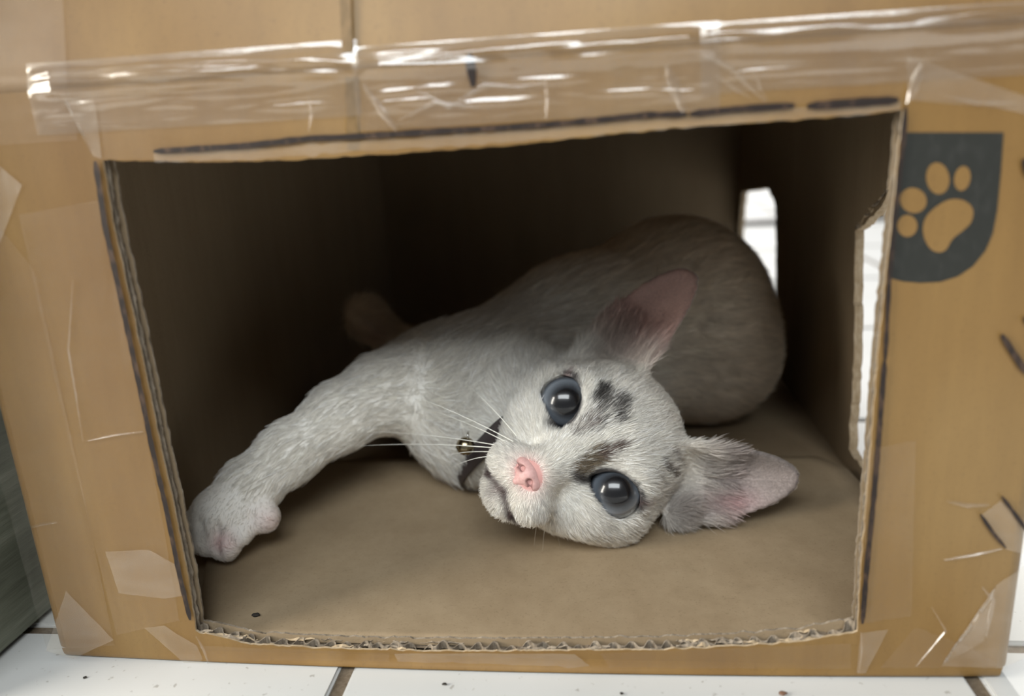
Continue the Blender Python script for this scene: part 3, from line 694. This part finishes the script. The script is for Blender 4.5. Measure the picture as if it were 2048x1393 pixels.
    pd = np.linalg.norm(P - (hp + np.array([0.3, -1, -0.6])), axis=1); c = blend(c, 0.3 * g(pd, 0.8), (0.62, 0.42, 0.38))
    return np.clip(c, 0, 1)

def attr_mat(name, rough, spec, transl=0.0, gain=1.0):
    t = NT(name); a = t.N.new('ShaderNodeAttribute'); a.attribute_name = 'coat'
    b = t.N.new('ShaderNodeBsdfPrincipled'); t.l(a.outputs['Color'], b.inputs['Base Color']); b.inputs['Roughness'].default_value = rough; b.inputs['Specular IOR Level'].default_value = spec
    if transl:
        tr = t.N.new('ShaderNodeBsdfTranslucent'); t.l(a.outputs['Color'], tr.inputs[0]); mx = t.N.new('ShaderNodeMixShader'); mx.inputs[0].default_value = transl
        t.l(b.outputs[0], mx.inputs[1]); t.l(tr.outputs[0], mx.inputs[2]); return t.done(mx.outputs[0])
    return t.done(b.outputs[0])
M_skin = attr_mat('cat_coat', 0.8, 0.15)
M_fur = attr_mat('cat_fur', 0.6, 0.2, 0.25)

cat = empty('cat', (0.03, 0.17, 0.0065)); tag(cat, 'white kitten with grey forehead marks and pink nose lying on its side inside the box', 'cat')
me = bpy.data.meshes.new('body'); Vm = (V * 0.01).astype(np.float32)
me.vertices.add(len(Vm)); me.vertices.foreach_set('co', Vm.ravel())
me.loops.add(4 * len(Q)); me.loops.foreach_set('vertex_index', Q.astype(np.int32).ravel())
me.polygons.add(len(Q)); me.polygons.foreach_set('loop_start', np.arange(0, 4 * len(Q), 4, dtype=np.int32))
me.update(calc_edges=True); me.validate()
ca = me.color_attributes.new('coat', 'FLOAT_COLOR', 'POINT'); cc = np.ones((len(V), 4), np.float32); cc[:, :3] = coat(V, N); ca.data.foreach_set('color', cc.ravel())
body = link('body', me, M_skin, cat, True)

# ---- fur: one curve per hair
def make_fur():
    tri = np.concatenate([Q[:, [0, 1, 2]], Q[:, [0, 2, 3]]])
    A = 0.5 * np.linalg.norm(np.cross(V[tri[:, 1]] - V[tri[:, 0]], V[tri[:, 2]] - V[tri[:, 0]]), axis=1)
    Cc = V[tri].mean(1); Hc = to_head(Cc)
    head = np.exp(-np.clip(np.linalg.norm(Hc - np.array([0, 0.3, -1.5]), axis=1) - 4.8, 0, None) ** 2 / 2.0) * np.clip((Hc[:, 2] + 5.5) / 1.5, 0, 1)
    dens = 150 + 1300 * head                                    # hairs per cm2
    for e in EARS:
        U, Vv, Wd = ear_uv(Cc, e); dens[(U > -0.1) & (U < 1.1) & (np.abs(Vv) < 1.2) & (np.abs(Wd) < 1.5)] = 1300
    dens[Cc[:, 2] < 0.75] *= 0.15
    n = rng.poisson(A * dens); ti = np.repeat(np.arange(len(tri)), n); m = len(ti)
    a, b = rng.random(m), rng.random(m); fl = a + b > 1; a[fl] = 1 - a[fl]; b[fl] = 1 - b[fl]
    T3 = tri[ti]; P = V[T3[:, 0]] * (1 - a - b)[:, None] + V[T3[:, 1]] * a[:, None] + V[T3[:, 2]] * b[:, None]
    Nn = N[T3[:, 0]] * (1 - a - b)[:, None] + N[T3[:, 1]] * a[:, None] + N[T3[:, 2]] * b[:, None]; Nn /= np.linalg.norm(Nn, axis=1, keepdims=True) + 1e-9
    H = to_head(P); keep = np.ones(m, bool)
    for e in EYES: keep &= ~((almond(H, e) < 1.12) & (H[:, 2] > -2.2))
    keep &= ~((np.hypot(H[:, 0], (H[:, 1] + 2.48) * 1.3) < 0.57) & (H[:, 2] > 0.5))
    P, Nn, H = P[keep], Nn[keep], H[keep]; m = len(P)
    # which way the coat lies
    nose = hw(0, -2.3, 1.6); dh = P - nose; dh = dh + 0.0
    dh /= np.linalg.norm(dh, axis=1, keepdims=True)
    spine = np.tile(np.array([0.75, 0.62, -0.15]), (m, 1))
    arm = np.zeros((m, 3)); best = np.full(m, 1e9)
    for (p0, r0), (p1, r1_) in zip(ARM[:-1], ARM[1:]):
        d = seg_d(P, p0, p1) - (r0 + r1_) / 2; u = (p1 - p0) / np.linalg.norm(p1 - p0); sel = d < best; arm[sel] = u; best[sel] = d[sel]
    wh = np.exp(-np.clip(np.linalg.norm(H - np.array([0, 0, -2.0]), axis=1) - 4.6, 0, None) ** 2 / 1.5)[:, None]
    wa = (np.clip(1 - best / 1.0, 0, 1) * np.clip((-2.5 - P[:, 0]) / 4, 0, 1))[:, None] * (1 - wh)
    D = dh * wh + arm * wa + spine * np.clip(1 - wh - wa, 0, 1)
    L = np.full(m, 0.85); dn = np.linalg.norm(H - np.array([0, -2.4, 1.2]), axis=1)
    L = np.where(wh[:, 0] > 0.5, np.clip(0.10 + 0.12 * dn, 0.12, 0.52), L); L = np.where(wa[:, 0] > 0.4, 0.5, L)
    L[np.linalg.norm(P - px(528, 1035, .060), axis=1) < 1.3] = 0.14
    toe = np.linalg.norm(P - px(440, 1060, .055), axis=1) < 2.2; L[toe] = 0.18
    for e in EYES:
        am = almond(H, e); L = np.where((am < 1.6) & (H[:, 2] > -2), L * np.clip((am - 0.9) / 0.7, 0.3, 1), L)
    lift = np.full(m, 0.32)
    for i, e in enumerate(EARS):
        U, Vv, Wd = ear_uv(P, e); on = (U > 0.12) & (U < 1.15) & (np.abs(Vv) < 1.3) & (np.abs(Wd) < 1.7)
        inn = on & ((Nn @ e['w']) > 0.15)
        D[on] = e['u'] + 0.35 * np.sign(Vv[on])[:, None] * e['v']; L[on] = 0.16; lift[on] = 0.15
        tuft = inn & (U < 0.62) & (rng.random(m) < 0.95 - 1.5 * U); L[tuft] = 0.75 - 0.6 * U[tuft]; lift[tuft] = 0.55
        L[inn & (U > 0.42)] = 0.10
    # clumps and flyaway
    cl = np.stack([np.sin(P @ np.array(k) + ph) for k, ph in (((7.1, 3.3, 5.2), 0.3), ((-4.9, 6.8, 2.7), 1.7), ((3.1, -5.7, 7.7), 4.1))], 1)
    D = D + 0.16 * cl + 0.14 * rng.normal(size=(m, 3))
    D -= Nn * (D * Nn).sum(1, keepdims=True); D /= np.linalg.norm(D, axis=1, keepdims=True) + 1e-9
    L = L * rng.uniform(0.65, 1.2, m); lift = lift * rng.uniform(0.6, 1.5, m)
    guard = (rng.random(m) < 0.14) & (L > 0.2); L[guard] *= 1.3
    pts = np.empty((m, 4, 3), np.float32)
    for k, s in enumerate((0.0, 0.33, 0.68, 1.0)):
        up = lift * (s - 0.55 * s * s); pts[:, k] = (P - 0.02 * Nn * (k == 0) + (L * s)[:, None] * D + (L * up)[:, None] * Nn)
    np.maximum(pts[:, :, 2], 0.655, out=pts[:, :, 2])
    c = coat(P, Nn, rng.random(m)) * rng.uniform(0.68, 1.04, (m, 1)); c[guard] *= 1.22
    cv = bpy.data.hair_curves.new('fur'); cv.add_curves([4] * m)
    cv.attributes['position'].data.foreach_set('vector', (pts * 0.01).ravel())
    ra = cv.attributes.get('radius') or cv.attributes.new('radius', 'FLOAT', 'POINT')
    thick = np.where(wh[:, 0] > 0.4, 0.000055, 0.00009)[:, None] * np.array([1.0, 0.9, 0.6, 0.15])[None]
    thick[guard] *= 1.9
    ra.data.foreach_set('value', thick.astype(np.float32).ravel())
    at = cv.attributes.new('coat', 'FLOAT_COLOR', 'CURVE'); cc = np.ones((m, 4), np.float32); cc[:, :3] = np.clip(c, 0, 1); at.data.foreach_set('color', cc.ravel())
    cv.materials.append(M_fur)
    o = bpy.data.objects.new('fur', cv); col.objects.link(o); o.parent = cat; o.matrix_parent_inverse = Matrix.Translation(-Vector(cat.location))
    o['kind'] = 'stuff'; print('hairs', m, 'verts', len(V))
    return o
make_fur()

# ---- eyes
def eye_mat():
    t = NT('cat_eye'); tc = t.N.new('ShaderNodeTexCoord'); sx = t.N.new('ShaderNodeSeparateXYZ'); t.l(tc.outputs['Object'], sx.inputs[0])
    cx = t.N.new('ShaderNodeCombineXYZ'); t.l(sx.outputs[0], cx.inputs[0]); t.l(sx.outputs[1], cx.inputs[1])
    ln = t.N.new('ShaderNodeVectorMath'); ln.operation = 'LENGTH'; t.l(cx.outputs[0], ln.inputs[0])
    dv = t.N.new('ShaderNodeMath'); dv.operation = 'DIVIDE'; t.l(ln.outputs['Value'], dv.inputs[0]); dv.inputs[1].default_value = EYE_R * 0.01
    n = t.noise(420, tc.outputs['Object'], 4); ad = t.N.new('ShaderNodeMath'); ad.operation = 'MULTIPLY_ADD'; t.l(n, ad.inputs[0]); ad.inputs[1].default_value = 0.06; t.l(dv.outputs[0], ad.inputs[2])
    c = t.ramp(ad.outputs[0], [(0.0, (0.004, 0.004, 0.005)), (0.48, (0.007, 0.007, 0.008)), (0.61, (0.045, 0.05, 0.058)), (0.72, (0.10, 0.114, 0.133)), (0.84, (0.175, 0.196, 0.226)), (0.93, (0.07, 0.08, 0.095)), (1.0, (0.01, 0.01, 0.012))])
    return t.done(t.bsdf(c, 0.25, 0.4, **{'Coat Weight': 1.0, 'Coat Roughness': 0.02, 'Coat IOR': 1.4}))
M_eye = eye_mat()
for (x, y, z, a), lab in zip(EYES, ('blue-grey eye on the upper side', 'blue-grey eye on the lower side')):
    bm = bmesh.new(); bmesh.ops.create_uvsphere(bm, u_segments=48, v_segments=32, radius=EYE_R * 0.01)
    me = bpy.data.meshes.new('eye'); bm.to_mesh(me); bm.free(); o = link('eye', me, M_eye, None, True)
    c = hw(x, y, z) * 0.01; gz = CAM - c; gz = gz / np.linalg.norm(gz) + 0.09 * HY + 0.02 * HX; gz /= np.linalg.norm(gz); gx = HX - gz * (HX @ gz); gx /= np.linalg.norm(gx); gy = np.cross(gz, gx)
    o.parent = cat; o.matrix_parent_inverse = Matrix.Translation(-Vector(cat.location))
    o.matrix_basis = Matrix(((gx[0], gy[0], gz[0], c[0]), (gx[1], gy[1], gz[1], c[1]), (gx[2], gy[2], gz[2], c[2]), (0, 0, 0, 1))); tag(o, lab)

# ---- nose leather: fine net of its own
field_keep = field; G0k, GHk, gnk = G0, GH, gn
def nose_mesh():
    h = 0.03; xs = np.arange(-1.0, 1.0, h); ys = np.arange(-3.5, -1.6, h); zs = np.arange(0.7, 2.3, h)
    P = np.stack(np.meshgrid(xs, ys, zs, indexing='ij'), -1)
    d = ell_d(P, np.array([0, -2.42, 1.32]), I3, (0.60, 0.40, 0.42))
    d = smin(d, cone_d(P, (0, -2.5, 1.5), (0, -2.98, 1.42), 0.32, 0.14), 0.3)
    for s in (-1, 1):
        d = smin(d, ell_d(P, np.array([s * 0.42, -2.48, 1.32]), I3, (0.30, 0.27, 0.34)), 0.18)
        d = smax(d, -cone_d(P, (s * 0.30, -2.56, 1.80), (s * 0.56, -2.70, 1.50), 0.115, 0.06), 0.08)
        d = smax(d, -cone_d(P, (s * 0.30, -2.56, 1.80), (s * 0.24, -2.50, 1.4), 0.115, 0.08), 0.08)
    d = smax(d, -cone_d(P, (0, -2.72, 1.92), (0, -3.2, 1.72), 0.035, 0.05), 0.06)
    v, q = surface_nets(d.astype(np.float32)); v = np.array([xs[0], ys[0], zs[0]]) + v * h
    w = (HM + (v + np.array([-0.05, -0.03, 0.10])) @ HB) * 0.01
    o = pydata('nose', w, q.tolist(), None, cat, True)
    t = NT('pink_nose'); n = t.noise(900, t.mapping((1, 1, 1)), 3); a = t.N.new('ShaderNodeAttribute'); a.attribute_name = 'tone'
    c = t.mix(a.outputs['Fac'], t.ramp(n, [(0.3, (0.58, 0.33, 0.31)), (0.7, (0.66, 0.41, 0.385))]), (0.10, 0.03, 0.03))
    at = o.data.attributes.new('tone', 'FLOAT', 'POINT'); tone = np.zeros(len(v))
    for s in (-1, 1): tone = np.maximum(tone, 1.0 * g(np.minimum(seg_d(v, (s * 0.30, -2.56, 1.76), (s * 0.54, -2.69, 1.5)), seg_d(v, (s * 0.30, -2.56, 1.76), (s * 0.24, -2.5, 1.4))), 0.13))
    at.data.foreach_set('value', tone.astype(np.float32))
    o.data.materials.append(t.done(t.bsdf(c, 0.45, 0.4, n, 0.3, 0.0003))); tag(o, 'small pink nose')
nose_mesh()

# ---- whiskers
M_whisk = plain('whisker', (0.92, 0.90, 0.82), 0.35, 0.5)
def whisker(root, tip, bend=(0, 0, 0), r=0.021):
    root = np.array(root, float); tip = np.array(tip, float); mid = (root + tip) / 2 + np.array(bend, float); n = 14; vv = []; ff = []
    for i in range(n):
        t = i / (n - 1); p = (1 - t) ** 2 * root + 2 * t * (1 - t) * mid + t * t * tip; d = (1 - t) * (mid - root) + t * (tip - mid); d /= np.linalg.norm(d)
        a = np.cross(d, [0.3, 0.5, 0.8]); a /= np.linalg.norm(a); b = np.cross(d, a); rr = r * (1 - 0.85 * t)
        for k in range(5): th = 2 * math.pi * k / 5; vv.append((p + rr * (math.cos(th) * a + math.sin(th) * b)) * 0.01)
        if i:
            for k in range(5): q0 = 5 * (i - 1); ff.append((q0 + k, q0 + (k + 1) % 5, q0 + 5 + (k + 1) % 5, q0 + 5 + k))
    pydata('whisker', vv, ff, M_whisk, cat, True)
WR = [((-1.45, -2.45, 0.95), (805, 785), .075), ((-1.5, -2.65, 0.9), (840, 815), .08), ((-1.5, -2.9, 0.9), (728, 863), .085), ((-1.5, -3.05, 0.85), (715, 893), .08),
      ((-1.4, -3.2, 0.85), (880, 915), .07), ((-1.6, -2.25, 0.8), (925, 762), .08), ((-1.3, -3.3, 0.8), (905, 935), .06)]
for rt, (x, y), Y in WR: whisker(hw(*rt), px(x, y, Y), (0, 0, 0.25))
for rt, (x, y), Y in (((1.5, -2.7, 0.6), (1085, 1105), .062), ((1.6, -2.5, 0.5), (1120, 1100), .066), ((1.9, -2.0, 0.2), (1170, 1098), .068), ((1.4, -3.0, 0.6), (1068, 1092), .06)): whisker(hw(*rt), np.maximum(px(x, y, Y), [-99, -99, 0.7]), (0, 0, 0.1), 0.007)

# ------------------------------------------------------------------ collar with bell
nk0, nk1 = hw(0, -1.6, -3.8), np.array([-2.4, 13.4, 4.4]); nd = nk1 - nk0; nd /= np.linalg.norm(nd); nd[2] += 0.62; nd /= np.linalg.norm(nd)
def samp(P):
    q = (P - G0) / GH; i = np.clip(np.floor(q).astype(int), 0, gn - 2); f_ = q - i; r = 0
    for a in (0, 1):
        for b in (0, 1):
            for c in (0, 1): r += field[i[0] + a, i[1] + b, i[2] + c] * (f_[0] if a else 1 - f_[0]) * (f_[1] if b else 1 - f_[1]) * (f_[2] if c else 1 - f_[2])
    return r
cc0 = nk0 + (nk1 - nk0) * 0.43; ea = np.cross(nd, [0, 0, 1.0]); ea /= np.linalg.norm(ea); eb = np.cross(nd, ea); NS = 72
ring = []
for k in range(NS):
    th = 2 * math.pi * k / NS; d = math.cos(th) * ea + math.sin(th) * eb; R_ = 2.0
    while R_ < 3.7 and samp(cc0 + d * R_) < 0.05: R_ += 0.04
    ring.append(R_)
ring = np.array(ring)
for _ in range(6): ring = np.maximum(0.25 * np.roll(ring, 1) + 0.5 * ring + 0.25 * np.roll(ring, -1), 0)
vv = []; ff = []
for k in range(NS):
    th = 2 * math.pi * k / NS; d = math.cos(th) * ea + math.sin(th) * eb
    for (o_, w_) in ((0.06, -0.42), (0.2, -0.38), (0.2, 0.38), (0.06, 0.42)): vv.append((cc0 + d * (ring[k] + o_) + nd * w_) * 0.01)
    for j in range(4): ff.append((4 * k + j, 4 * k + (j + 1) % 4, 4 * ((k + 1) % NS) + (j + 1) % 4, 4 * ((k + 1) % NS) + j))
M_collar = plain('collar_fabric', (0.05, 0.04, 0.042), 0.45, 0.4); M_ring = plain('steel', (0.6, 0.58, 0.55), 0.25, 0.5, Metallic=1.0); M_bell = plain('brass_bell', (0.30, 0.25, 0.16), 0.22, 0.5, Metallic=1.0)
collar = tag(pydata('collar', vv, ff, M_collar, cat, True), 'dark collar with a small brass bell')
bc = px(931, 893, .080)
bm = bmesh.new(); bmesh.ops.create_uvsphere(bm, u_segments=28, v_segments=20, radius=0.0039)
for v in bm.verts:
    if abs(v.co.z) < 0.0004: v.co *= 1.06
    if abs(v.co.x) < 0.0004 and v.co.z < -0.001: v.co *= 0.86
bmesh.ops.translate(bm, verts=bm.verts, vec=Vector(bc * 0.01)); me = bpy.data.meshes.new('bell'); bm.to_mesh(me); bm.free(); bl = link('bell', me, M_bell, collar, True)
def torus(name, c, ax, R_, r, mat, parent):
    ax = np.array(ax, float); ax /= np.linalg.norm(ax); a = np.cross(ax, [0.2, 0.3, 1]); a /= np.linalg.norm(a); b = np.cross(ax, a); vv = []; ff = []; n, m = 24, 8
    for i in range(n):
        t = 2 * math.pi * i / n; d = math.cos(t) * a + math.sin(t) * b
        for j in range(m): s = 2 * math.pi * j / m; vv.append((c + d * (R_ + r * math.cos(s)) + ax * r * math.sin(s)) * 0.01)
        for j in range(m): ff.append((i * m + j, i * m + (j + 1) % m, ((i + 1) % n) * m + (j + 1) % m, ((i + 1) % n) * m + j))
    return pydata(name, vv, ff, mat, parent, True)
torus('ring', bc + (UP * 0.42 + RT * 0.1), RT, 0.16, 0.035, M_ring, collar)
